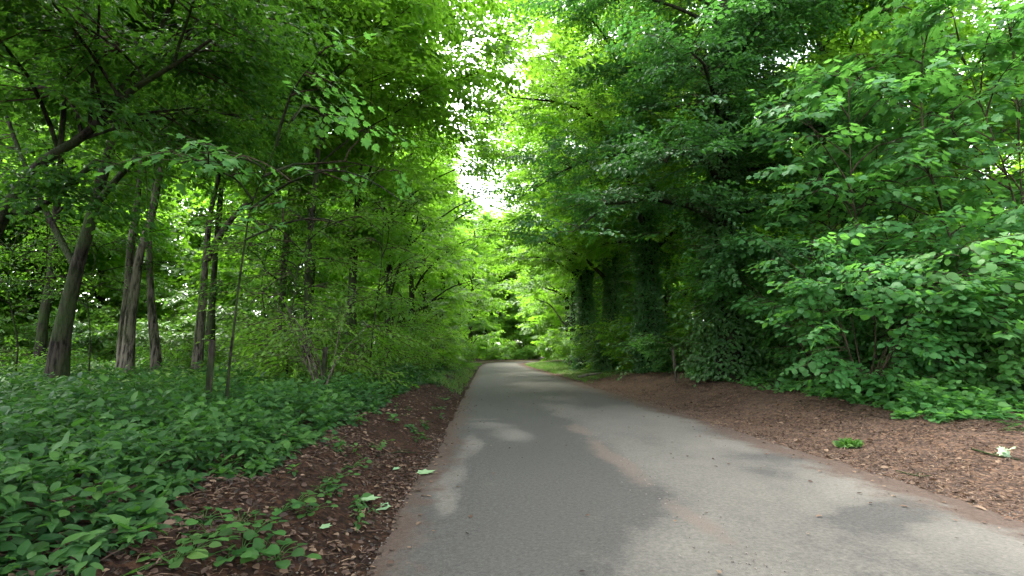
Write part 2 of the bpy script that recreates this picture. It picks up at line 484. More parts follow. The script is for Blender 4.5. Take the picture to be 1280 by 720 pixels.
road = grid_obj('road', RX, RY, RZ, road_mat(), {'paleness': paleness + .04, 'grit': grit, 'dirt': dirt})
tag(road, 'narrow worn asphalt lane with dark and pale patches and painted dapples of light', None, None, 'structure')


# ------------------------------------------------------------------ trees
def clear_of_lane(p, rng):
    """True where foliage may grow: not in the traffic's way, not in the slot of sky over the lane, not in the rider's face"""
    x = p[:, 0] - xshift(p[:, 1]); y = p[:, 1]; z = p[:, 2]
    nz = fbm(p[:, 0] * .5, y * .35, z * .4, seed=55, o=2)
    head = 3.4 + .8 * nz + .02 * np.clip(y, 0, 50)
    lane = (x > ROAD_L - .5 - .5 * nz - .35 * sstep(1.6, 3, z)) & (x < ROAD_R + 1.1 + .6 * nz) & (z < head)
    gc = np.interp(y, [8, 20, 30, 45, 80], [-1.6, -1.9, -.9, .0, .6])
    gw = np.interp(y, [6, 14, 24, 36, 46, 60, 100], [-1, -.7, .75, 1.9, 2.8, 3.4, 3.6]) + 1.1 * nz + rng.normal(0, .12, len(x))
    gw = gw * (1 - .8 * np.exp(-((z - 13.5) / 2.2) ** 2 - ((y - 26) / 6) ** 2))
    slot = (np.abs(x - gc) < gw) & (z > np.interp(y, [0, 40, 50], [6, 8, 5.5]))
    lane = lane | ((x > 4.6) & (x < 6.5) & (y > 9.5) & (y < 17.5) & (z < 2.1 + .4 * nz))
    dcam = np.sqrt(p[:, 0] ** 2 + y ** 2 + (z - CAM_H) ** 2)
    return ~(lane | slot | (dcam < 3.0)) & (z > ground_z(p[:, 0], y) + .05)


SPR = {}


def spray(kind, n, length, size, twig):
    key = (kind, n, length, size, twig)
    if key not in SPR:
        SPR[key] = Spray(np.random.default_rng(len(SPR) + 3), kind, n, length, size, 7, twig=twig)
    return SPR[key]


def resample(P, n):
    P = np.asarray(P, float)
    s = np.concatenate([[0], np.cumsum(np.linalg.norm(np.diff(P, axis=0), axis=1))]); s /= s[-1]
    t = np.linspace(0, 1, n)
    Q = np.stack([np.interp(t, s, P[:, k]) for k in range(3)], -1)
    for _ in range(2):
        Q[1:-1] = (Q[:-2] + 2 * Q[1:-1] + Q[2:]) / 4
    return Q


def limb_paths(rng, p0, az, el0, el1, ln, n=9, wob=.22):
    N = len(p0)
    t = np.linspace(0, 1, n - 1)[None]
    el = el0[:, None] + (el1 - el0)[:, None] * t + rng.normal(0, .10, (N, n - 1))
    a = az[:, None] + np.cumsum(rng.normal(0, wob / 2, (N, n - 1)), 1)
    st = np.stack([np.cos(a) * np.cos(el), np.sin(a) * np.cos(el), np.sin(el)], -1) * (ln / (n - 1))[:, None, None]
    return np.concatenate([p0[:, None], p0[:, None] + np.cumsum(st, 1)], 1)


def foliage(mb, rng, limbs, ln, sp, subs, sublen, sprays, leafmat=0, barkmat=1, t0=.22, tone=.5, flat=.3, subr=.014, origin=None, smooth=False, scale=(.75, 1.25), updir=0.0):
    """secondary branches off the given limbs, leaf sprays off those"""
    NL, n, _ = limbs.shape
    o = np.zeros(3) if origin is None else np.asarray(origin)
    li = np.repeat(np.arange(NL), subs)
    t = rng.uniform(t0, 1.0, len(li)); t[::subs] = 1.0
    f = t * (n - 1); i0 = np.minimum(f.astype(int), n - 2); fr = (f - i0)[:, None]
    p = limbs[li, i0] * (1 - fr) + limbs[li, i0 + 1] * fr
    tg = unit(limbs[li, i0 + 1] - limbs[li, i0])
    az = np.arctan2(tg[:, 1], tg[:, 0]) + np.where(rng.random(len(li)) < .5, 1, -1) * rng.uniform(.35, 1.35, len(li)) * (t < .999)
    el = rng.normal(.12 + updir, .28, len(li))
    L = sublen * rng.uniform(.45, 1.25, len(li)) * (1.15 - .5 * t) * np.clip(ln[li] / np.mean(ln), .6, 1.4)
    sub = limb_paths(rng, p, az, el, el - .45, L, 5, .3)
    ok = clear_of_lane(sub[:, 2] + o, rng)
    sub, L = sub[ok], L[ok]
    tubes(mb, sub, np.linspace(subr, subr * .25, 5)[None] * np.ones((len(sub), 1)), 3, .4, barkmat)
    k = np.repeat(np.arange(len(sub)), sprays)
    u = rng.uniform(.05, 1.0, len(k)); u[::sprays] = 1.0
    f = u * 4; i0 = np.minimum(f.astype(int), 3); fr = (f - i0)[:, None]
    p = sub[k, i0] * (1 - fr) + sub[k, i0 + 1] * fr
    tg = unit(sub[k, i0 + 1] - sub[k, i0])
    az = np.arctan2(tg[:, 1], tg[:, 0]) + rng.normal(0, .75, len(k))
    el = rng.normal(-.12, .22, len(k))
    d = np.stack([np.cos(az) * np.cos(el), np.sin(az) * np.cos(el), np.sin(el)], -1)
    nr = np.stack([rng.normal(0, flat, len(k)), rng.normal(0, flat, len(k)), np.ones(len(k))], -1)
    tip = p + d * sp.length
    ok = clear_of_lane(p + o, rng) & clear_of_lane(tip + o, rng)
    p, d, nr, k = p[ok], d[ok], nr[ok], k[ok]
    tn = np.clip(tone + .22 * fbm(p[:, 0] * .35 + o[0], p[:, 1] * .35 + o[1], p[:, 2] * .5, seed=9, o=2) + rng.normal(0, .06, len(p)), 0, 1)
    sp.place(mb, rng, p, d, nr, rng.uniform(scale[0], scale[1], len(p)), tn, leafmat, barkmat, smooth)


def trunk_mesh(mb, path, r0, r1, sides=16, flare=.5, lump=.16, seed=0, n=26):
    Q = resample(path, n)
    t = np.linspace(0, 1, n)
    R = (r0 + (r1 - r0) * t ** .85) + r0 * flare * np.exp(-t * 16)
    R = R * (1 + lump * vnoise(t * 9, t * 0 + seed, seed=seed))
    Q = Q + np.stack([vnoise(t * 8, t * 0 + 1.5, seed=seed + 5), vnoise(t * 8, t * 0 + 7.5, seed=seed + 6), t * 0], -1) * (r0 * .38) * sstep(0, .15, t)[:, None]
    tubes(mb, Q, R, sides, .5, 0, True, cap=True)
    return Q, R


ALL_TREES = []


def tree(name, label, x, y, H, hb, R, r0, nl=20, subs=14, sprays=7, leaf='canopy', bark='bark', seed=1, path=None, bias=None,
         lk='fold', nleaf=9, slen=.6, lsize=.13, twig=False, el=(.95, .0), extra=(), cat='tree', group=None, tone=.5, ivy=0, ivyr=.25, sublen=None, top=.97, limb_sides=5):
    rng = np.random.default_rng(seed)
    z0 = float(ground_z(x, y))
    base = np.array([x, y, z0])
    root = thing(name, label, cat, base, group)
    if path is None:
        j = rng.normal(0, .25, (3, 2))
        path = [(0, 0, -.15), (j[0, 0] * .4, j[0, 1] * .4, H * .25), (j[1, 0], j[1, 1], H * .6), (j[1, 0] + j[2, 0], j[1, 1] + j[2, 1], H)]
    else:
        path = [np.asarray(q) - base for q in path]
    tb = MB(); Q, TR = trunk_mesh(tb, path, r0, r0 * .14, seed=seed)
    zz = Q[:, 2]
    # main limbs up the trunk
    hs = hb + (zz[-1] * top - hb) * (np.arange(nl) + rng.uniform(0, 1, nl)) / nl
    p0 = np.stack([np.interp(hs, zz, Q[:, k]) for k in range(3)], -1)
    rr = np.interp(hs, zz, TR)
    f = (hs - hb) / max(zz[-1] - hb, .1)
    az = np.arange(nl) * 2.399 + rng.normal(0, .35, nl) + seed
    prof = np.sqrt(np.clip(1 - (f * 1.02 - .30) ** 2 / .56, .06, 1))
    ln = 1.12 * R * prof * rng.uniform(.7, 1.2, nl)
    if bias is not None:
        ln *= 1 + bias[1] * np.cos(az - bias[0])
    e0 = el[0] * rng.uniform(.6, 1.2, nl) + .4 * f; e1 = el[1] + rng.normal(0, .18, nl) + .35 * f
    lp = limb_paths(rng, p0, az, e0, e1, ln)
    lr = np.clip(rr * .5, .02, .12)[:, None] * np.linspace(1, .16, 9)[None]
    tubes(tb, lp, lr, limb_sides, .5, 0)
    ex = [resample(np.asarray(e[0]) - base, 9) for e in extra]
    tr = tb.build('trunk', [M[bark]], root)
    for q, e in zip(ex, extra):
        b = MB(); tubes(b, q, np.linspace(e[1], e[2], 9), 7, .5, 0, cap=True); b.build('limb', [M[bark]], root)
    if ex:
        lp = np.concatenate([lp, np.stack(ex)]); ln = np.concatenate([ln, [np.linalg.norm(q[-1] - q[0]) for q in ex]])
    cb = MB()
    sp = spray(lk, nleaf, slen * 1.1, lsize * (DL if lsize > .12 else 1), twig)
    foliage(cb, rng, lp, ln, sp, int(subs * DS), sublen or R * .5, int(sprays * DP), flat=.42, origin=base, tone=tone)
    cr = cb.build('crown', [M[leaf], M['twig']], root)
    if ivy:
        ib = MB(); n = int(ivy * 1100)
        t = rng.uniform(0, 1, n) ** 1.15; h = t * ivy
        c = np.stack([np.interp(h, zz, Q[:, k]) for k in range(3)], -1); rad = np.interp(h, zz, TR)
        a = rng.uniform(0, 2 * PI, n)
        bulge = ivyr * (.35 + .9 * np.clip(fbm(a * 1.2 + seed, h * .8, seed=seed, o=2) + .35, 0, 1.2)) * (1 - .5 * t)
        out = np.stack([np.cos(a), np.sin(a), np.zeros(n)], -1)
        p = c + out * (rad + bulge * rng.uniform(.35, 1.0, n))[:, None]
        p[:, 2] += .02
        d = out * .55 + np.stack([-np.sin(a), np.cos(a), np.zeros(n)], -1) * rng.normal(0, .6, n)[:, None] + np.array([0, 0, -.8])
        put_leaves(ib, p, d, out + np.array([0, 0, .7]) + rng.normal(0, .3, (n, 3)), rng.uniform(.08, .15, n), 'fold', np.clip(.45 + rng.normal(0, .2, n), 0, 1), 0)
        # long hanging shoots
        m = int(ivy * 40); h = rng.uniform(.4, ivy, m); a = rng.uniform(0, 2 * PI, m)
        c = np.stack([np.interp(h, zz, Q[:, k]) for k in range(3)], -1); rad = np.interp(h, zz, TR)
        out = np.stack([np.cos(a), np.sin(a), rng.uniform(-.5, .4, m)], -1)
        p = c + out * (rad + ivyr * .5)[:, None]
        spray('fold', 9, .6, .12, True).place(ib, rng, p, out, np.stack([-out[:, 0] * .3, -out[:, 1] * .3, np.ones(m)], -1), rng.uniform(.8, 1.7, m), np.clip(.55 + rng.normal(0, .15, m), 0, 1), 0, 1)
        ib.build('ivy', [M['ivy'], M['twig']], root)
    ALL_TREES.append(root)
    return root


def shrub(name, label, x, y, H, R, stems=8, subs=7, sprays=5, leaf='hazel', lk='round', nleaf=7, slen=.5, lsize=.12, seed=1, el=(1.35, .6), r=.016,
          t0=.12, cat='shrub', group=None, sublen=.8, tone=.5, lean=None, smooth=False, bark='twig', flat=.5, z=None):
    rng = np.random.default_rng(seed)
    base = np.array([x, y, float(ground_z(x, y)) if z is None else z])
    root = thing(name, label, cat, base, group)
    az = rng.uniform(0, 2 * PI, stems) if lean is None else lean + rng.normal(0, 1.1, stems)
    p0 = np.stack([.12 * np.cos(az) * R * .5, .12 * np.sin(az) * R * .5, np.full(stems, -.08)], -1)
    ln = H * rng.uniform(.6, 1.12, stems)
    sp_ = np.clip(R / H, .15, 1.4)
    e0 = np.full(stems, el[0]) - rng.uniform(0, .35, stems) * sp_; e1 = el[1] - rng.uniform(0, .7, stems) * sp_
    lp = limb_paths(rng, p0, az, e0, e1, ln, 9, .25)
    rs = r * rng.uniform(.7, 1.2, stems)
    for q, r_ in zip(lp, rs):
        st = MB(); tubes(st, q, r_ * np.linspace(1, .25, 9), 5, .5, 0); st.build('stem', [M[bark]], root)
    cb = MB()
    foliage(cb, rng, lp, ln, spray(lk, nleaf, slen, lsize, True), subs, sublen, sprays, t0=t0, tone=tone, origin=base, subr=.007, smooth=smooth, flat=flat)
    cb.build('foliage', [M[leaf], M['twig']], root)
    return root



W = math.pi            # azimuth of -x

# ---- right-hand avenue, ivy on the trunks
RB = dict(leaf='beech', bark='bark', bias=(W, .38), lk='fold')
tree('ivy_clad_tree', 'large dark ivy-clad tree nearest on the right verge, just behind the leaning pale post', 6.9, 14.2, 17, 3.0, 4.0, .32, nl=34, subs=16, sprays=8, seed=11, ivy=11, ivyr=.9, lsize=.125, leaf='ivy', bark='bark', bias=(W, .2), tone=.45, el=(.65, -.65))
tree('ivy_clad_tree', 'tall ivy-clad trunk second along the right side, its long bare branch arching over the lane', 6.6, 20.5, 19, 4.2, 5.4, .34, nl=29, subs=17, sprays=9, seed=12, ivy=11, ivyr=.55,
     extra=[((at(790, 205, 20.2), at(765, 160, 19.5), at(735, 137, 18.5), at(690, 125, 17.2), at(640, 122, 16)), .09, .02)], **RB)
tree('ivy_clad_tree', 'ivy-clad tree in the middle of the right-hand row with sunlit layered leaves', 6.5, 27, 19, 4.0, 5.2, .30, nl=27, subs=16, sprays=9, seed=13, ivy=9, ivyr=.5, lsize=.15, **RB)
tree('ivy_clad_tree', 'thick dark ivied trunk on the right where a dead branch points at the lane', 6.4, 33, 20, 4.2, 5.4, .36, nl=26, subs=15, sprays=8, seed=14, ivy=12, ivyr=.6, lsize=.16,
     extra=[((at(722, 345, 32.8), at(700, 328, 32), at(670, 320, 31), at(640, 322, 30)), .08, .02)], **RB)
for k, (x, y, H, R, lab) in enumerate([(7.0, 41, 20, 5.4, 'broadleaf tree beyond the four ivied trunks on the right'), (8.0, 50, 20, 5.6, 'bright roadside tree on the right just before the lane bends'),
                                       (10.4, 61, 21, 6, 'pale green tree on the right at the far bend'), (13.5, 72, 22, 6, 'distant tree on the right past the bend')]):
    tree('roadside_tree', lab, x, y, H, 3.2, R, .3, nl=20, subs=12, sprays=7, seed=20 + k, leaf='beech', bias=(W, .3), lk='quad', lsize=.22, slen=.9, limb_sides=4)
# ---- wood behind the avenue on the right
for k, (x, y, H, R, lab) in enumerate([(11.5, 15.5, 15, 4.2, 'slim woodland tree with yellow green top behind the right-hand thicket'), (16, 20, 17, 5, 'woodland tree deep in the wood on the right, behind the saplings'),
                                       (11.5, 25, 18, 5, 'woodland tree behind the second and third ivied trunks'), (18, 11, 15, 4.6, 'woodland tree at the far right edge, behind the hazel thicket'),
                                       (12.5, 35, 18, 5, 'woodland tree behind the thick ivied trunk'), (21, 30, 18, 5.5, 'far woodland tree deep on the right')]):
    tree('woodland_tree', lab, x, y, H, 4.0, R, .2, nl=20, subs=12, sprays=9, seed=30 + k, leaf='beech', lk='quad', lsize=.19, slen=.8, limb_sides=4)

# ---- left foreground: dark leaning trunks
PA = [at(70, 480, 11), at(78, 420, 11), at(100, 310, 10.8), at(128, 215, 10.5), at(158, 120, 10.0), at(205, 30, 9.4), at(250, -60, 8.8)]
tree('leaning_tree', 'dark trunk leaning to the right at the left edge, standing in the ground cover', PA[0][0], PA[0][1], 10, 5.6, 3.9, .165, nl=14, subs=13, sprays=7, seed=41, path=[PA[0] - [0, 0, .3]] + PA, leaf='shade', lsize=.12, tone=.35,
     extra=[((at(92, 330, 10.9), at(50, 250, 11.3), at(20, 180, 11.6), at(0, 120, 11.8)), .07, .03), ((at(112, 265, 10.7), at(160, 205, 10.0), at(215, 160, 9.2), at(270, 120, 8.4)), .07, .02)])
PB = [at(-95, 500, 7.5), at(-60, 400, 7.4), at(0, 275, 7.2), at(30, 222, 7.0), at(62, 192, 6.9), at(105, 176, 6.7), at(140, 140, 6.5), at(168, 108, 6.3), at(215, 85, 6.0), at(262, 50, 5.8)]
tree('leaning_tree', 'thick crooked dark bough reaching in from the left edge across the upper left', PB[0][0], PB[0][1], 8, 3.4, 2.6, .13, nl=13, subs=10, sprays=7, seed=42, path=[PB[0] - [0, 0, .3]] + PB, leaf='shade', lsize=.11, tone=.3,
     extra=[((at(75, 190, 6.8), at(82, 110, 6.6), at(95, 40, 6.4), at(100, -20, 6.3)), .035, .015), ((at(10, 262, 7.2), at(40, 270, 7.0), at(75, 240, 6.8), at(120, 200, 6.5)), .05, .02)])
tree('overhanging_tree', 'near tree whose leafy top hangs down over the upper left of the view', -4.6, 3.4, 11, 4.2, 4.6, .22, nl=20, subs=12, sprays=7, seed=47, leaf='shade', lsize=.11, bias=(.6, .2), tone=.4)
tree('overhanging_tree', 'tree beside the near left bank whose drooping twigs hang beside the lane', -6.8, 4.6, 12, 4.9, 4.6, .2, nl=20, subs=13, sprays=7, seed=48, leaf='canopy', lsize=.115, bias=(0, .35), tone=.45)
tree('overhanging_tree', 'unseen tree behind the viewer on the left bank, added to darken the foreground', -4.4, -2.5, 12, 4, 5.4, .24, nl=20, subs=10, sprays=6, seed=49, leaf='shade', lk='quad', lsize=.16)  # added behind the view to keep sky light off the left foreground
# ---- pale trunks a little deeper
PC = [at(152, 475, 15), at(155, 400, 15), at(163, 320, 15), at(172, 240, 15), at(182, 150, 15), at(190, 40, 15)]
tree('pale_trunked_tree', 'upright pale trunk at the back of the twin pair on the left', PC[0][0], 15, 14, 7, 4, .155, nl=16, subs=13, sprays=7, seed=43, path=[PC[0] - [0, 0, .3]] + PC, leaf='canopy', bark='palebark', lsize=.15)
PC2 = [at(158, 475, 14.4), at(163, 395, 14.4), at(178, 310, 14.4), at(196, 235, 14.4), at(220, 150, 14.2), at(250, 60, 14)]
tree('pale_trunked_tree', 'pale leaning trunk at the front of the twin pair on the left', PC2[0][0], 14.4, 14, 7, 4, .17, nl=16, subs=13, sprays=7, seed=44, path=[PC2[0] - [0, 0, .3]] + PC2, leaf='canopy', bark='palebark', lsize=.15)
PC3 = [at(196, 470, 15.6), at(189, 390, 15.6), at(188, 320, 15.6), at(192, 240, 15.6), at(200, 140, 15.4)]
tree('pale_trunked_tree', 'thin straight grey trunk just right of the twin pale trunks', PC3[0][0], 15.6, 13, 7, 3.5, .135, nl=14, subs=12, sprays=7, seed=45, path=[PC3[0] - [0, 0, .3]] + PC3, leaf='canopy', bark='palebark', lsize=.15)
PD = [at(246, 470, 16), at(250, 400, 16), at(258, 310, 16), at(270, 240, 16), at(280, 170, 15.7), at(300, 60, 15)]
tree('forked_tree', 'forked pale trunk with a side branch rising to the right, behind the dark fence post', PD[0][0], 16, 14, 6.5, 4.2, .15, nl=16, subs=13, sprays=7, seed=46, path=[PD[0] - [0, 0, .3]] + PD, leaf='canopy', bark='palebark', lsize=.15,
     extra=[((at(259, 325, 16), at(275, 290, 15.8), at(300, 258, 15.5), at(330, 238, 15.1), at(375, 222, 14.5)), .11, .03)])
# ---- more of the wood on the left
for k, (x, y, H, hb, R, r, lab) in enumerate([
        (-16.5, 20, 15, 6, 4.2, .20, 'dark straight woodland trunk left of the twin pale trunks'), (-21, 22, 16, 6, 4.2, .2, 'woodland tree deep on the left beyond the leaning trunk'),
        (-12.5, 24, 17, 7.5, 4.2, .19, 'woodland tree seen between the pale trunks and the forked trunk'), (-8.6, 22, 17, 6.5, 4.6, .19, 'woodland tree right of the forked trunk'),
        (-10.5, 31, 18, 7, 4.5, .22, 'distant woodland tree behind the forked trunk'), (-29, 27, 16, 6, 4.5, .24, 'distant woodland tree furthest to the left')]):
    tree('woodland_tree', lab, x, y, H, hb, R, r, nl=17, subs=11, sprays=7, seed=50 + k, leaf='canopy', lk='quad', lsize=.19, slen=.85, limb_sides=4)
# ---- left-hand roadside row
LB = dict(leaf='beech', bias=(0, .45))
for k, (x, y, H, hb, R, r, lab) in enumerate([
        (-4.6, 13.5, 14, 5.0, 3.8, .12, 'slim roadside tree nearest on the left, drooping pale leaves towards the lane'), (-5.2, 20, 17, 3.6, 4.6, .22, 'roadside tree second along the left bank'),
        (-5.0, 27, 18, 3.2, 5.0, .24, 'roadside tree third along the left bank'), (-5.2, 35, 19, 3, 5.2, .26, 'roadside tree fourth along the left bank'),
        (-5.2, 44, 20, 3, 5.2, .28, 'roadside tree fifth along the left bank'), (-4.8, 54, 20, 3, 5.5, .28, 'roadside tree on the left beside the pale bend in the lane'),
        (-3.5, 65, 21, 3, 5.6, .28, 'roadside tree on the left past the bend')]):
    far = k > 2
    tree('roadside_tree', lab, x, y, H, hb, R, r, nl=20 if far else 22, subs=13, sprays=7 if far else 9, seed=60 + k, lk='quad' if far else 'fold', lsize=.22 if far else .165, slen=.9 if far else .7, limb_sides=4, **LB)
# ---- trees closing the view where the lane disappears
for k, (x, y, H, R, lab) in enumerate([(-2.6, 84, 23, 6.5, 'dark trunked tree left of the gap where the lane vanishes'), (8.2, 104, 25, 7, 'tree standing in the dark hollow at the end of the lane'),
                                       (22, 95, 24, 7, 'tree right of the dark hollow at the end of the lane'), (-10, 78, 22, 6.5, 'tall tree behind the left row at the end of the lane'), (3.4, 112, 26, 7, 'furthest tree behind the end of the lane')]):
    tree('distant_tree', lab, x, y, H, 1.6, R, .45, nl=24, subs=11, sprays=7, seed=70 + k, leaf='beech', lk='quad', lsize=.34, slen=1.3, limb_sides=4)

for k, (x, y, H, R, lab) in enumerate([(1.2, 93, 4.6, 3.2, 'bright bush left of the dark hollow at the end of the lane'), (5.6, 99, 3.4, 2.6, 'low bush in front of the dark hollow at the end of the lane'), (-4, 88, 5, 3.4, 'bush behind the left row near the end of the lane'), (10.5, 78, 5, 3, 'bright bush right of the hollow on the inside of the bend')]):
    shrub('distant_bush', lab, x, y, H, R, stems=9, subs=9, sprays=7, leaf='beech', lk='quad', nleaf=9, lsize=.36, slen=1.1, seed=90 + k, sublen=1.6)
# ---- far woodland all round (copies)
protos = [tree('far_tree', 'far woodland tree in the continuous treeline behind the others', 40 + 9 * k, 60, 18, 1.8, 6.2, .3, nl=20, subs=8, sprays=5, seed=80 + k, leaf='beech', lk='quad', lsize=.40, slen=1.4, limb_sides=3, group='far woodland treeline') for k in range(3)]
spots = []
for k in range(60):
    a = math.radians(-62 + 124 * (k + .5) / 60 + random.uniform(-.8, .8)); d = random.choice([48, 60, 74]) + random.uniform(-4, 4)
    x, y = d * math.sin(a), d * math.cos(a)
    if abs(x - 1.6) > 9 or y > 112:
        spots.append((x, y))
spots += [(-30 + 5.2 * k + random.uniform(-1.5, 1.5), 116 + 9 * (k % 3) + random.uniform(-2, 2)) for k in range(16)] + [(-8 + 4 * k, 108 + 3 * (k % 2)) for k in range(5)]
for k, (x, y) in enumerate(spots):
    z = float(ground_z(x, y))
    if k < 3:
        protos[k].location = (x, y, z)
    else:
        dup(protos[k % 3], (x, y, z), random.uniform(0, 6.28), random.uniform(.8, 1.2) * (1.5 if y > 104 else 1))

# ---- low growth that closes the view under the trees (copies)
bp = [shrub('thicket_bush', 'leafy bush filling the dim space under the woodland trees', 14 + 5 * k, 26 + 3 * k, 3.4, 2.4, stems=7, subs=8, sprays=7, leaf='beech', lk='quad', nleaf=9, lsize=.30, slen=.95, seed=95 + k, sublen=1.5, group='bushes under the woodland trees') for k in range(3)]
bs = [(random.uniform(9.5, 34), random.uniform(17, 60)) for _ in range(46)] + [(random.uniform(-40, -7.5), random.uniform(36, 62)) for _ in range(34)] + [(random.uniform(-24, 46), random.uniform(107, 122)) for _ in range(26)] + [(random.uniform(14, 40), random.uniform(62, 90)) for _ in range(10)] + [(7.6 + .03 * y_ + random.uniform(-.2, 1.0), y_) for y_ in (17.5, 20, 22.5, 25, 28, 31, 34.5, 38, 42, 47, 52, 58)] + [(random.uniform(-74, -30), random.uniform(24, 62)) for _ in range(34)]
for k, (x, y) in enumerate(bs):
    dup(bp[k % 3], (x, y, float(ground_z(x, y)) - .1), random.uniform(0, 6.28), (random.uniform(.75, 1.35) if x > 9.5 or x < 0 or y > 100 else random.uniform(.62, .8)) * (1.5 if y > 100 or x < -30 else 1))
# ---- right-hand thicket along the verge
HZ = [(7.0, 9.3, 3.6, 1.5, 'round', 'hazel shrub at the front of the right thicket, its lowest leaves brushing the verge'), (8.6, 9.0, 3.2, 1.6, 'round', 'broad hazel shrub in the middle of the right thicket'),
      (10.2, 8.6, 2.6, 1.5, 'round', 'low spreading shrub towards the right edge of the thicket'), (11.6, 8.4, 2.5, 1.5, 'round', 'low shrub cut by the right edge of the view'),
      (7.6, 11.3, 4.2, 1.6, 'round', 'taller hazel shrub behind the front of the thicket'), (9.6, 11, 4.0, 1.7, 'round', 'tall hazel shrub behind the middle of the thicket'),
      (11.8, 11, 4.0, 1.8, 'round', 'tall hazel shrub behind the right end of the thicket'), (8.8, 14, 5, 2, 'round', 'tall shrub at the back of the thicket beside the nearest ivied trunk')]
for k, (x, y, H, R, lk, lab) in enumerate(HZ):
    shrub('hazel_shrub', lab, x, y, H, R, stems=11, subs=11, sprays=6, leaf='hazel', lk='round' if y < 10.5 else 'ovate', nleaf=8, lsize=.135, seed=100 + k, t0=.10, smooth=True, tone=.5)
SY = [(7.7, 9.9, 6.8, 'slender sycamore sapling rising from the front of the right thicket'), (9.4, 9.8, 8.2, 'tallest sycamore sapling with a thin dark stem in the right thicket'), (10.3, 9.2, 7.2, 'sycamore sapling with tiered broad leaves near the right edge'),
      (8.4, 11.8, 7.5, 'sycamore sapling behind the front of the thicket'), (11.4, 10.2, 8.5, 'thin stemmed sycamore sapling at the right edge of the view'), (10.6, 12.6, 8.5, 'sycamore sapling at the back of the thicket'), (12.8, 12.5, 9, 'tall sapling behind the right edge of the thicket')]
for k, (x, y, H, lab) in enumerate(SY):
    rng = np.random.default_rng(200 + k)
    tree('sycamore_sapling', lab, x, y, H, .8, 1.7, .032, nl=18, subs=4, sprays=3, leaf='hazel', bark='twig', seed=200 + k, lk='maple', nleaf=6, slen=.5, lsize=.15, twig=True, el=(.8, .1), cat='sapling', limb_sides=4, sublen=.75, tone=.6)
# ---- understorey of the left bank
US = [(-3.4, 11.5, 2.6, 1.2, 'bushy understorey shrub on the left bank beside the multi-stemmed bush'), (-3.0, 15, 3.4, 1.6, 'understorey shrub on the left bank overhanging the lane edge'), (-3.2, 19, 4, 1.9, 'tall understorey shrub under the second left roadside tree'),
      (-2.8, 24, 4, 2.0, 'understorey shrub under the third left roadside tree'), (-2.6, 30, 4.2, 2.2, 'leafy shrub on the left bank half way to the bend'), (-2.4, 37, 4.4, 2.4, 'leafy shrub on the left bank before the pale patch of lane'),
      (-2.9, 46, 4.4, 2.4, 'bright shrub on the left where the lane turns pale'), (-6.2, 18, 2.2, 1.4, 'shrub among the trunks right of the forked tree'), (-7.5, 21, 2.2, 1.5, 'shrub behind the forked tree'),
      (-10.6, 18.5, 1.6, 1.4, 'dark low shrub at the foot of the pale trunks'), (-14.2, 17, 1.5, 1.4, 'low shrub between the leaning trunk and the pale trunks'), (-5.2, 25, 3.6, 2, 'shrub behind the left roadside row')]
for k, (x, y, H, R, lab) in enumerate(US):
    n = y > 22
    shrub('understorey_shrub', lab, x, y, H, R, stems=9, subs=9, sprays=6, leaf='canopy' if y < 22 else 'beech', lk='quad' if n else 'fold', nleaf=9, lsize=.17 if n else .105, slen=.6, seed=120 + k, sublen=1.0)
shrub('multi_stemmed_bush', 'thin multi-stemmed bush with bare lower stems on the left bank', *at(405, 482, 9.6)[:2], 2.6, 1.0, stems=8, subs=4, sprays=3, leaf='canopy', lk='fold', lsize=.085, seed=140, t0=.45, el=(1.45, 1.0), r=.018, bark='wood')
for k, (px, Y, H, lab) in enumerate([(360, 11, 4.2, 'thin bare-stemmed sapling between the fence post and the multi-stemmed bush'), (330, 13.5, 4.4, 'sapling with flat dark leaf tiers left of the multi-stemmed bush'),
                                     (462, 13, 4.6, 'sapling leaning over the left bank right of the multi-stemmed bush'), (112, 14.5, 4.2, 'sapling beside the dark leaning trunk'), (20, 13, 4.0, 'sapling at the far left edge')]):
    p = at(px, 470, Y)
    tree('woodland_sapling', lab, p[0], p[1], H, 1.9, 1.2, .026, nl=9, subs=4, sprays=4, leaf='shade' if k in (1, 3) else 'canopy', bark='bark', seed=220 + k, lk='fold', nleaf=8, slen=.5, lsize=.095, twig=True, el=(.6, -.05), cat='sapling', limb_sides=3, sublen=.7, tone=.5)
PS = [at(284, 490, 7), at(290, 430, 6.9), at(300, 340, 6.7), at(312, 260, 6.4), at(345, 180, 6.0), at(385, 120, 5.6)]
tree('woodland_sapling', 'slim dark sapling by the fence post whose broad pale leaves reach towards the lane', PS[0][0], PS[0][1], 4, 2.6, 1.2, .02, nl=5, subs=3, sprays=2, leaf='hazel', bark='bark', seed=231, path=[PS[0] - [0, 0, .2]] + PS, lk='maple', nleaf=6, slen=.45, lsize=.105, twig=True, el=(.5, -.1),
     cat='sapling', limb_sides=4, sublen=.6, tone=.6, bias=(0, .5), extra=[((at(312, 262, 6.4), at(360, 225, 6.1), at(420, 205, 5.7), at(470, 225, 5.4), at(500, 250, 5.2)), .016, .005), ((at(306, 300, 6.5), at(350, 280, 6.2), at(400, 268, 5.9), at(440, 285, 5.7)), .014, .005)])
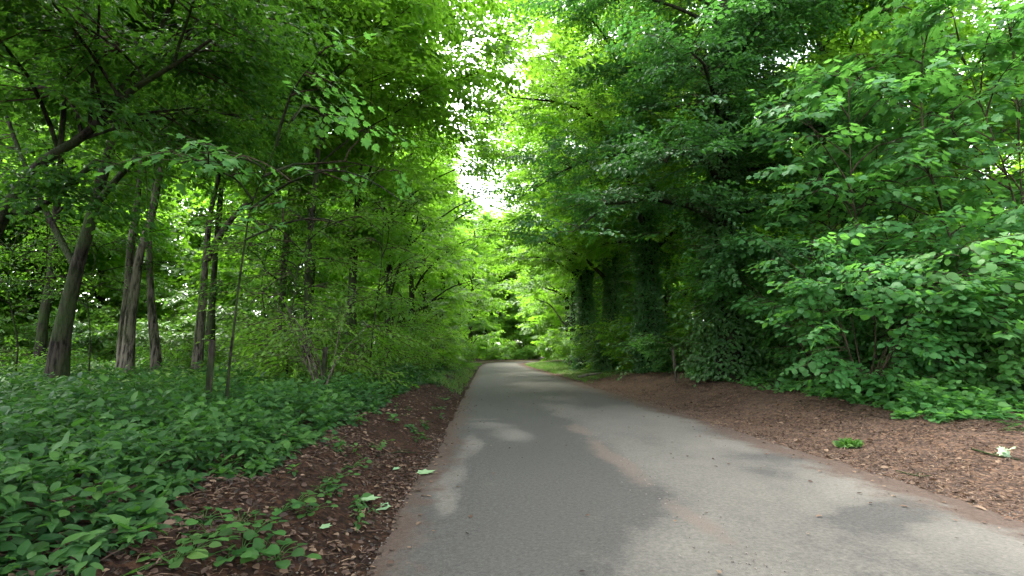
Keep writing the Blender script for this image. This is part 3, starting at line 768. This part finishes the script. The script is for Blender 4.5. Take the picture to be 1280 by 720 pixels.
# ---- understorey of the right side beyond the thicket
for k, (x, y, H, R, lab) in enumerate([(7.2, 17.5, 2.6, 1.6, 'dark shrub between the first two ivied trunks'), (7.4, 23.5, 3.4, 2, 'shrub between the second and third ivied trunks'), (6.9, 30, 3.6, 2.1, 'pale shrub between the third and fourth ivied trunks'),
                                       (7.2, 37, 3.8, 2.2, 'shrub beyond the thick ivied trunk on the right'), (8.0, 45, 4, 2.3, 'sunlit shrub on the right before the bend'), (9.4, 54, 4, 2.4, 'sunlit shrub on the right at the bend'), (12, 66, 4.5, 2.6, 'bright bush on the right past the bend'),
                                       (10.5, 19, 3.4, 2, 'shrub in the wood behind the nearest ivied trunk')]):
    shrub('understorey_shrub', lab, x, y, H, R, stems=9, subs=9, sprays=6, leaf='hazel' if y < 20 else 'beech', lk='quad', nleaf=9, lsize=.16 if y < 40 else .24, slen=.6, seed=160 + k, sublen=1.0)
# ---- sunlit scrub far behind the left wood
for k in range(12):
    x = -36 + k * 2.5 + random.uniform(-.6, .6); y = 30 + random.uniform(-3, 6)
    shrub('scrub_bush', 'pale green scrub bush in the open behind the left wood', x, y, 3.6 + random.random(), 2.2, stems=8, subs=8, sprays=6, leaf='herb', lk='quad', nleaf=9, lsize=.26, slen=.8, seed=180 + k, sublen=1.3, group='scrub behind the left wood')

# ------------------------------------------------------------------ ground cover (nobody could count it)
gb = MB()
rng = np.random.default_rng(5)


def cover(x0, x1, y0, y1, dens, size, kind, hmax, edge=-1.62, smooth=False, side=-1, tone0=.45, per=7):
    """little upright plants, each a stem with a few leaves standing out and drooping round it"""
    n = int((x1 - x0) * (y1 - y0) * dens / per)
    x = rng.uniform(x0, x1, n); y = rng.uniform(y0, y1, n)
    u = x - xshift(y)
    en = .32 * fbm(x * 1.1, y * 1.1, seed=61, o=2) + .14 * vnoise(x * 4, y * 4, seed=62)
    inside = (edge - u + en) if side < 0 else np.minimum(u - edge, (y - 7.0) * .8) + 1.4 * en
    h = hmax * sstep(-.06, .55, inside) * (.62 + .5 * fbm(x * .8, y * .8, seed=63, o=2) + .40 * vnoise(x * 3.2, y * 3.2, seed=64)) * rng.uniform(.7, 1.2, n)
    ok = (inside > 0) & (vnoise(x * 2.6, y * 2.6, seed=66) + .5 * vnoise(x * 9, y * 9, seed=68) > -.62)
    x, y, h = x[ok], y[ok], np.maximum(h[ok], .03); n = len(x)
    sz = size * rng.uniform(.7, 1.25, n); hue = rng.normal(0, .14, n); a0 = rng.uniform(0, 2 * PI, n)
    lx, ly = rng.normal(0, .12, n), rng.normal(0, .12, n)
    k = np.repeat(np.arange(n), per); q = np.tile(np.arange(per), n); m = len(k)
    lay = np.clip(1 - .13 * q * rng.uniform(.6, 1.5, m), .05, 1)
    az = a0[k] + q * 2.4 + rng.normal(0, .35, m)
    el = .38 - .17 * q * rng.uniform(.3, 1.4, m) + rng.normal(0, .28, m)
    d = np.stack([np.cos(az) * np.cos(el), np.sin(az) * np.cos(el), np.sin(el)], -1)
    nr = np.stack([-.5 * np.cos(az) * np.sin(el) + rng.normal(0, .35, m), -.5 * np.sin(az) * np.sin(el) + rng.normal(0, .35, m) - .15, np.ones(m)], -1)
    p = np.stack([x[k] + lx[k] * h[k] * lay, y[k] + ly[k] * h[k] * lay, ground_z(x, y)[k] + .015 + h[k] * lay], -1) + d * (sz[k] * .18)[:, None]
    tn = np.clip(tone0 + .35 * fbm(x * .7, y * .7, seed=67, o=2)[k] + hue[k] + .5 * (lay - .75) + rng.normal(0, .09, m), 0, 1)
    return p, d, nr, sz[k] * rng.uniform(.75, 1.15, m), kind, tn


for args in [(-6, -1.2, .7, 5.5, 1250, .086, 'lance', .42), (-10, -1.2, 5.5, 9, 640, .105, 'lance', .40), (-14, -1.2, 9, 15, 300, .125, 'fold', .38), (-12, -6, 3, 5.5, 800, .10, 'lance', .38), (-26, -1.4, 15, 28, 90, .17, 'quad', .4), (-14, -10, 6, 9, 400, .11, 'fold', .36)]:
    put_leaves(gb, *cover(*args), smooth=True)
for args in [(-18, -3.4, 8, 14, 170, .10, 'fold', .40), (-26, -2.2, 14, 24, 70, .15, 'quad', .42)]:
    put_leaves(gb, *cover(*args, edge=-2.6, tone0=.8), mat=2, smooth=True)
for args in [(-3.2, -.75, 1, 7, 150, .065, 'lance', .10), (-3.2, -.75, 7, 20, 90, .08, 'fold', .14)]:
    c_ = cover(*args, edge=-.72, tone0=.5); k_ = (vnoise(c_[0][:, 0] * 2.2, c_[0][:, 1] * 1.6, seed=91) > .12)
    put_leaves(gb, *[q if isinstance(q, str) else q[k_] for q in c_], smooth=True)
for args in [(5.6, 14, 6.4, 10, 620, .10, 'round', .42), (5.6, 15, 10, 17, 180, .12, 'fold', .4), (5.4, 12, 17, 40, 60, .18, 'quad', .3)]:
    a0, a1, a2, a3, a4, a5, a6, a7 = args
    put_leaves(gb, *cover(a0, a1, a2, a3, a4, a5, a6, a7, edge=6.3, side=1, tone0=.6), mat=1, smooth=True)
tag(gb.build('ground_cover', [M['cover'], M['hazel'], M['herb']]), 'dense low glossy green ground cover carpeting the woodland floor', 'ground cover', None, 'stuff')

# leaf litter, needles and bits of stick on both verges
lb = MB()


def litter(x0, x1, y0, y1, dens, smin, smax, kind, tone):
    n = int((x1 - x0) * (y1 - y0) * dens)
    x = rng.uniform(x0, x1, n); y = rng.uniform(y0, y1, n)
    u = x - xshift(y)
    on = np.maximum(ROAD_L - u, u - ROAD_R)
    ok = (on > -.30 + .38 * rng.random(n) ** .5 - .02) & (vnoise(x * 1.7, y * 1.7, seed=71) + rng.normal(0, .5, n) > -.45)
    x, y, on = x[ok], y[ok], on[ok]; n = len(x)
    az = rng.uniform(0, 2 * PI, n); el = rng.normal(0, .22, n)
    d = np.stack([np.cos(az), np.sin(az), np.sin(el)], -1)
    nr = np.stack([rng.normal(0, .35, n), rng.normal(0, .35, n), np.ones(n)], -1)
    z = np.where(on < 0, np.interp(np.clip(on, -.4, 0), [-.4, 0], [.03, .0]), 0) + ground_z(x, y) + .012
    put_leaves(lb, np.stack([x, y, z], -1), d, nr, rng.uniform(smin, smax, n), kind, np.clip(rng.normal(tone, .28, n), 0, 1))


litter(-2.3, -.3, .8, 6, 700, .018, .055, 'fold', .4); litter(-2.3, -.3, 6, 22, 160, .03, .07, 'quad', .4)
litter(3.5, 9, 1.5, 8, 480, .012, .042, 'fold', .38); litter(3.5, 9, 8, 30, 130, .02, .06, 'quad', .42); litter(3.5, 9, 1.5, 10, 22, .05, .09, 'fold', .75)
litter(-2.3, -.3, .8, 6, 420, .04, .10, 'blade', .5); litter(3.5, 9, 1.5, 9, 650, .04, .12, 'blade', .5); litter(3.5, 8, 9, 20, 120, .06, .13, 'blade', .6)
litter(-10, -2, 4, 20, 12, .06, .1, 'quad', .4)
n = 130                                      # broken twigs among the leaves
y = rng.uniform(1.2, 13, n); x = np.where(rng.random(n) < .35, rng.uniform(-1.7, -.6, n), rng.uniform(3.9, 8, n)); az = rng.uniform(0, 2 * PI, n); ln = rng.uniform(.08, .38, n)
P = np.stack([np.stack([x + np.cos(az + b) * ln * t, y + np.sin(az + b) * ln * t], -1) for t, b in ((-.5, 0), (0, 0), (.22, .35), (.5, .1))], 1)
P = np.concatenate([P, (ground_z(P[..., 0], P[..., 1]) + .012)[..., None]], -1)
tubes(lb, P, rng.uniform(.002, .006, n)[:, None] * np.array([[1, .9, .8, .5]]), 5, np.repeat(np.clip(rng.normal(.4, .2, n), 0, 1), 15))
n = 420
y = rng.uniform(1.5, 16, n) ; x = np.where(rng.random(n) < .35, ROAD_L + rng.exponential(.22, n), np.where(rng.random(n) < .75, ROAD_R - rng.exponential(.45, n), rng.uniform(ROAD_L, ROAD_R, n)))
k_ = (x > ROAD_L) & (x < ROAD_R); x, y = x[k_], y[k_]; n = len(x); az = rng.uniform(0, 2 * PI, n)
put_leaves(lb, np.stack([x, y, .012 + .03 * np.clip(1 - ((x - 1.64) / 2.3) ** 2, -.6, 1) + .008], -1), np.stack([np.cos(az), np.sin(az), rng.normal(0, .1, n)], -1), np.stack([rng.normal(0, .2, n), rng.normal(0, .2, n), np.ones(n)], -1), rng.uniform(.02, .055, n), 'fold', np.clip(rng.normal(.6, .3, n), 0, 1))
tag(lb.build('leaf_litter', [M['litter']]), 'brown dead leaves, needles and twig scraps strewn over the verges', 'leaf litter', None, 'stuff')

# short grass on the far right verge and along the left kerbless edge
qb = MB(); n = 26000
x = np.where(rng.random(n) < .72, rng.uniform(4.2, 8.5, n), rng.uniform(-2.4, -.75, n)); y = rng.uniform(15, 62, n) ** 1.0
ok = ((x > 0) & (y > 22 + 2 * vnoise(x, y * .4)) | (x < 0) & (y > 9)) & (vnoise(x * 1.3, y * 1.3, seed=77) > -.25)
x, y = x[ok] + xshift(y[ok]), y[ok]; n = len(x)
az = rng.uniform(0, 2 * PI, n); el = rng.uniform(.5, 1.3, n)
put_leaves(qb, np.stack([x, y, ground_z(x, y)], -1), np.stack([np.cos(az) * np.cos(el), np.sin(az) * np.cos(el), np.sin(el)], -1), np.stack([rng.normal(0, 1, n), rng.normal(0, 1, n), np.ones(n) * .6], -1), rng.uniform(.10, .26, n), 'blade', np.clip(rng.normal(.6, .2, n), 0, 1))
tag(qb.build('verge_grass', [M['herb']]), 'short bright grass along the far verges of the lane', 'grass', None, 'stuff')

# gravel swept to the right-hand edge of the lane
vb = MB(); n = 5200
y = rng.uniform(1.5, 24, n); x = ROAD_R + rng.normal(.02, .16, n); y[:700] = rng.uniform(2, 14, 700); x[:700] = 1.5 + rng.normal(0, .13, 700)
y[700:1500] = rng.uniform(1, 8, 800); x[700:1500] = ROAD_L + rng.normal(0, .09, 800)
z = np.where(np.abs(x - 1.64) < 1.9, .008 + .03 * np.clip(1 - ((x - 1.64) / 2.3) ** 2, -.6, 1), ground_z(x, y)) + .004
s = rng.uniform(.003, .009, n)
O = np.array([(1, 0, 0), (0, 1, 0), (-1, 0, 0), (0, -1, 0), (0, 0, .7), (0, 0, -.6)])
Fo = np.array([(0, 1, 4), (1, 2, 4), (2, 3, 4), (3, 0, 4), (1, 0, 5), (2, 1, 5), (3, 2, 5), (0, 3, 5)])
ja = rng.uniform(.6, 1.3, (n, 6, 3))
V = np.stack([x, y, z], -1)[:, None] + O[None] * ja * s[:, None, None]
vb.add(V, ((np.arange(n) * 6)[:, None, None] + Fo[None]).reshape(-1, 3), np.repeat(rng.random(n), 8))
gm, nt, N_, L_ = newmat('grit_stone'); a_ = N_('ShaderNodeAttribute', attribute_name='tone'); r_ = ramp(nt, [(0, (.05, .042, .035)), (1, (.17, .145, .12))]); L_(a_.outputs['Fac'], r_.inputs[0])
p_ = N_('ShaderNodeBsdfPrincipled', i_Roughness=.85); L_(r_.outputs[0], p_.inputs['Base Color']); o_ = N_('ShaderNodeOutputMaterial'); L_(p_.outputs[0], o_.inputs[0])
tag(vb.build('gravel', [gm]), 'fine pale grit swept along the edges of the lane', 'gravel', None, 'stuff')


# ------------------------------------------------------------------ small single things
def on_ground(px, py):
    Y = 2.0
    for _ in range(60):                       # walk out along the line of sight until it meets the ground
        p = at(px, py, Y); g = float(ground_z(p[0], p[1]))
        if p[2] <= g:
            break
        Y += .12
    lo, hi = Y - .12, Y
    for _ in range(12):
        m_ = (lo + hi) / 2; p = at(px, py, m_)
        if p[2] > float(ground_z(p[0], p[1])):
            lo = m_
        else:
            hi = m_
    return at(px, py, hi)


def post(name, label, p, h, r, lean, mat):
    rng = np.random.default_rng(int(abs(p[0] * 100)))
    b = MB(); n = 7
    t = np.linspace(0, 1, n)
    Q = np.stack([lean[0] * t, lean[1] * t, -.2 + (h + .2) * t], -1)
    a = np.arange(8) * PI / 4 + .3
    rad = r * (1 + .10 * rng.normal(0, 1, (n, 8))) * np.where(np.arange(8) % 2, 1.0, .88)[None]
    V = Q[:, None] + np.stack([np.cos(a)[None] * rad, np.sin(a)[None] * rad, np.zeros((n, 8)) + (t[:, None] > .99) * rng.uniform(-.5, .5, (1, 8)) * r], -1)
    idx = np.arange(n * 8).reshape(n, 8)
    b.add(V, np.stack([idx[:-1], np.roll(idx[:-1], -1, 1), np.roll(idx[1:], -1, 1), idx[1:]], -1).reshape(-1, 4))
    b.add(np.vstack([V[-1], Q[-1] + [0, 0, r * .3]]), np.array([[i, (i + 1) % 8, 8] for i in range(8)]))
    o = b.build(name, [M[mat]], None, p)
    tag(o, label, 'fence post')
    return o


def gp(px, Y, py=470):
    p = at(px, py, Y); p[2] = float(ground_z(p[0], p[1])); return p


post('fence_post', 'dark upright fence post standing in the ground cover on the left', gp(262, 6.9), .98, .042, (.0, .0), 'bark')
post('fence_post', 'small dark fence post behind the multi-stemmed bush', gp(403, 9.9), .95, .05, (.03, 0), 'bark')
post('fence_post', 'pale thin post leaning left on the right verge in front of the dark ivied tree', gp(846, 15.2), 1.0, .04, (-.10, 0), 'wood')
post('fence_post', 'stubby post at the foot of the nearest ivied trunk', gp(922, 14.6), .75, .055, (.02, 0), 'wood')

for px, py, s, a, lab in [(452, 627, .15, .3, 'pale green fallen leaf furthest left on the left verge'), (484, 638, .19, 2.9, 'large pale fallen leaf at the left edge of the lane'), (524, 594, .19, .6, 'pale fallen leaf lying by the left edge further up the lane'),
                          (401, 662, .09, 1.2, 'small round green fallen leaf low on the left verge'), (494, 588, .11, 2, 'small fallen leaf on dark soil of the left verge')]:
    p = on_ground(px, py); b = MB()
    V, fs = SHAPES['maple']; c, s_ = math.cos(a), math.sin(a)
    V = V.copy(); V[:, 2] = .10 * np.abs(V[:, 1]) + .05 * V[:, 0]
    for f in fs:
        b.add(np.stack([V[:, 0] * c - V[:, 1] * s_, V[:, 0] * s_ + V[:, 1] * c, V[:, 2] + .08], -1) * s, f, .6)
    tag(b.build('fallen_leaf', [M['fallen']], None, p), lab, 'leaf')
p = on_ground(1255, 572); b = MB(); rg = np.random.default_rng(3)
for k in range(4):
    put_leaves(b, np.array([[.02 * k, 0, .02 + .02 * k]]), np.array([[math.cos(1.5 * k), math.sin(1.5 * k), .5]]), np.array([[rg.normal(0, .6), -.7, .8]]), np.array([.10]), 'maple', np.array([.9]))
tag(b.build('fallen_sprig', [M['fallen']], None, p), 'whitish upturned leaf sprig lying on the right verge', 'sprig')
p = on_ground(1063, 560); b = MB(); n = 70; az = rg.uniform(0, 6.28, n); el = rg.uniform(.25, 1.3, n)
put_leaves(b, np.stack([rg.normal(0, .05, n), rg.normal(0, .05, n), np.zeros(n)], -1), np.stack([np.cos(az) * np.cos(el), np.sin(az) * np.cos(el), np.sin(el)], -1), np.stack([rg.normal(0, 1, n), rg.normal(0, 1, n), np.ones(n)], -1), rg.uniform(.08, .17, n), 'lance', np.clip(rg.normal(.55, .2, n), 0, 1))
tag(b.build('leafy_tuft', [M['weed']], None, p), 'bright green leafy tuft alone on the right verge', 'plant tuft')


def twig(label, pxs, r):
    P = [on_ground(*q) + [0, 0, r + .006] for q in pxs]; o = P[0]
    b = MB(); tubes(b, resample([q - o for q in P], 8), np.linspace(r, r * .5, 8), 5, .5, 0, cap=True)
    q = resample([q - o for q in P], 8)[4]
    tubes(b, np.array([q, q + [.06, .05, .015], q + [.14, .06, .01]]), np.array([r * .6, r * .5, r * .25]), 4, .5, 0)
    tag(b.build('fallen_stick', [M['bark']], None, o), label, 'stick')


twig('thin dark stick lying by the whitish sprig on the right verge', [(1215, 563), (1245, 572), (1275, 577)], .012)
twig('crooked dark stick where the right verge meets the far lane', [(722, 474), (740, 470), (752, 469)], .03)
twig('pale stick lying across the top of the left verge', [(470, 572), (500, 566), (520, 568)], .010)
twig('short broken stick on the right verge near the leafy tuft', [(1120, 590), (1150, 598), (1165, 596)], .008)

# little weeds on the left verge, each one a plant
WS = [(300, 655), (265, 672), (330, 690), (285, 700), (240, 690), (352, 640), (370, 632), (405, 612), (318, 665), (420, 600), (215, 705), (440, 585), (548, 512), (556, 500), (470, 560), (255, 655), (345, 700), (1262, 532), (1240, 522), (1225, 516), (1278, 540), (390, 640), (302, 690)]
wl = []
for v in range(4):
    rg = np.random.default_rng(400 + v); b = MB(); n = 13
    az = np.arange(n) * 2.4 + rg.normal(0, .3, n); el = rg.uniform(-.02, .35, n); ln = rg.uniform(.02, .12, n)
    d = np.stack([np.cos(az) * np.cos(el), np.sin(az) * np.cos(el), np.sin(el)], -1)
    p0 = d * ln[:, None] + np.array([0, 0, .015])
    put_leaves(b, p0, d * [1, 1, .2], np.stack([rg.normal(0, .3, n), rg.normal(0, .3, n), np.ones(n)], -1), rg.uniform(.035, .065, n), 'round', np.clip(rg.normal(.3, .2, n), 0, 1), 0, True)
    tubes(b, np.stack([np.zeros((n, 3)), p0 * .6 + [0, 0, .01], p0], 1), np.full((n, 3), .0015), 3, .5, 0)
    wl.append(b.mesh('weed', [M['weed']]))
for k, (px, py) in enumerate(WS):
    o = bpy.data.objects.new('weed_plant', wl[k % 4]); COL.objects.link(o)
    o.location = on_ground(px, py); o.rotation_euler = (0, 0, random.uniform(0, 6.28)); o.scale = (random.uniform(.9, 1.55),) * 3
    tag(o, 'small round-leaved weed sprouting from the bare soil of a verge', 'weed', 'weeds on the bare verges')

# ------------------------------------------------------------------ daylight
SUN_EL, SUN_AZ = 60.0, -35.0          # azimuth from +Y towards +X
w = bpy.data.worlds.new('World'); SC.world = w; w.use_nodes = True
nt = w.node_tree; bg = nt.nodes['Background']
sky = nt.nodes.new('ShaderNodeTexSky'); sky.sky_type = 'NISHITA'; sky.sun_disc = False
sky.sun_elevation = math.radians(SUN_EL); sky.sun_rotation = math.radians(SUN_AZ); sky.dust_density = 3.0; sky.air_density = 1.0; sky.ozone_density = 1.0
hs = nt.nodes.new('ShaderNodeHueSaturation'); hs.inputs['Saturation'].default_value = .32
nt.links.new(sky.outputs[0], hs.inputs['Color']); nt.links.new(hs.outputs[0], bg.inputs['Color'])
bg.inputs['Strength'].default_value = .15
sl = bpy.data.lights.new('sun', 'SUN'); sl.energy = 1.1; sl.angle = math.radians(16); sl.color = (1, .98, .93)
so = bpy.data.objects.new('sun', sl); COL.objects.link(so)
v = Vector((math.sin(math.radians(SUN_AZ)) * math.cos(math.radians(SUN_EL)), math.cos(math.radians(SUN_AZ)) * math.cos(math.radians(SUN_EL)), math.sin(math.radians(SUN_EL))))
so.rotation_euler = v.to_track_quat('Z', 'Y').to_euler(); so.location = (0, 0, 40)

cd = bpy.data.cameras.new('camera'); co = bpy.data.objects.new('camera', cd); COL.objects.link(co)
cd.sensor_width = 36; cd.lens = 18.0; cd.clip_end = 2000; cd.clip_start = .05
co.location = (0, 0, CAM_H); co.rotation_euler = CAM_ROT
SC.camera = co
vs = SC.view_settings; vs.view_transform = 'Standard'; vs.look = 'None'; vs.gamma = 1; vs.exposure = 3.55
cy = SC.cycles
cy.max_bounces = 8; cy.diffuse_bounces = 5; cy.glossy_bounces = 2; cy.transmission_bounces = 6; cy.transparent_max_bounces = 4
cy.sample_clamp_indirect = 4; cy.caustics_reflective = False; cy.caustics_refractive = False
tot = sum(len(m.polygons) for m in bpy.data.meshes)
print('POLYS', tot)
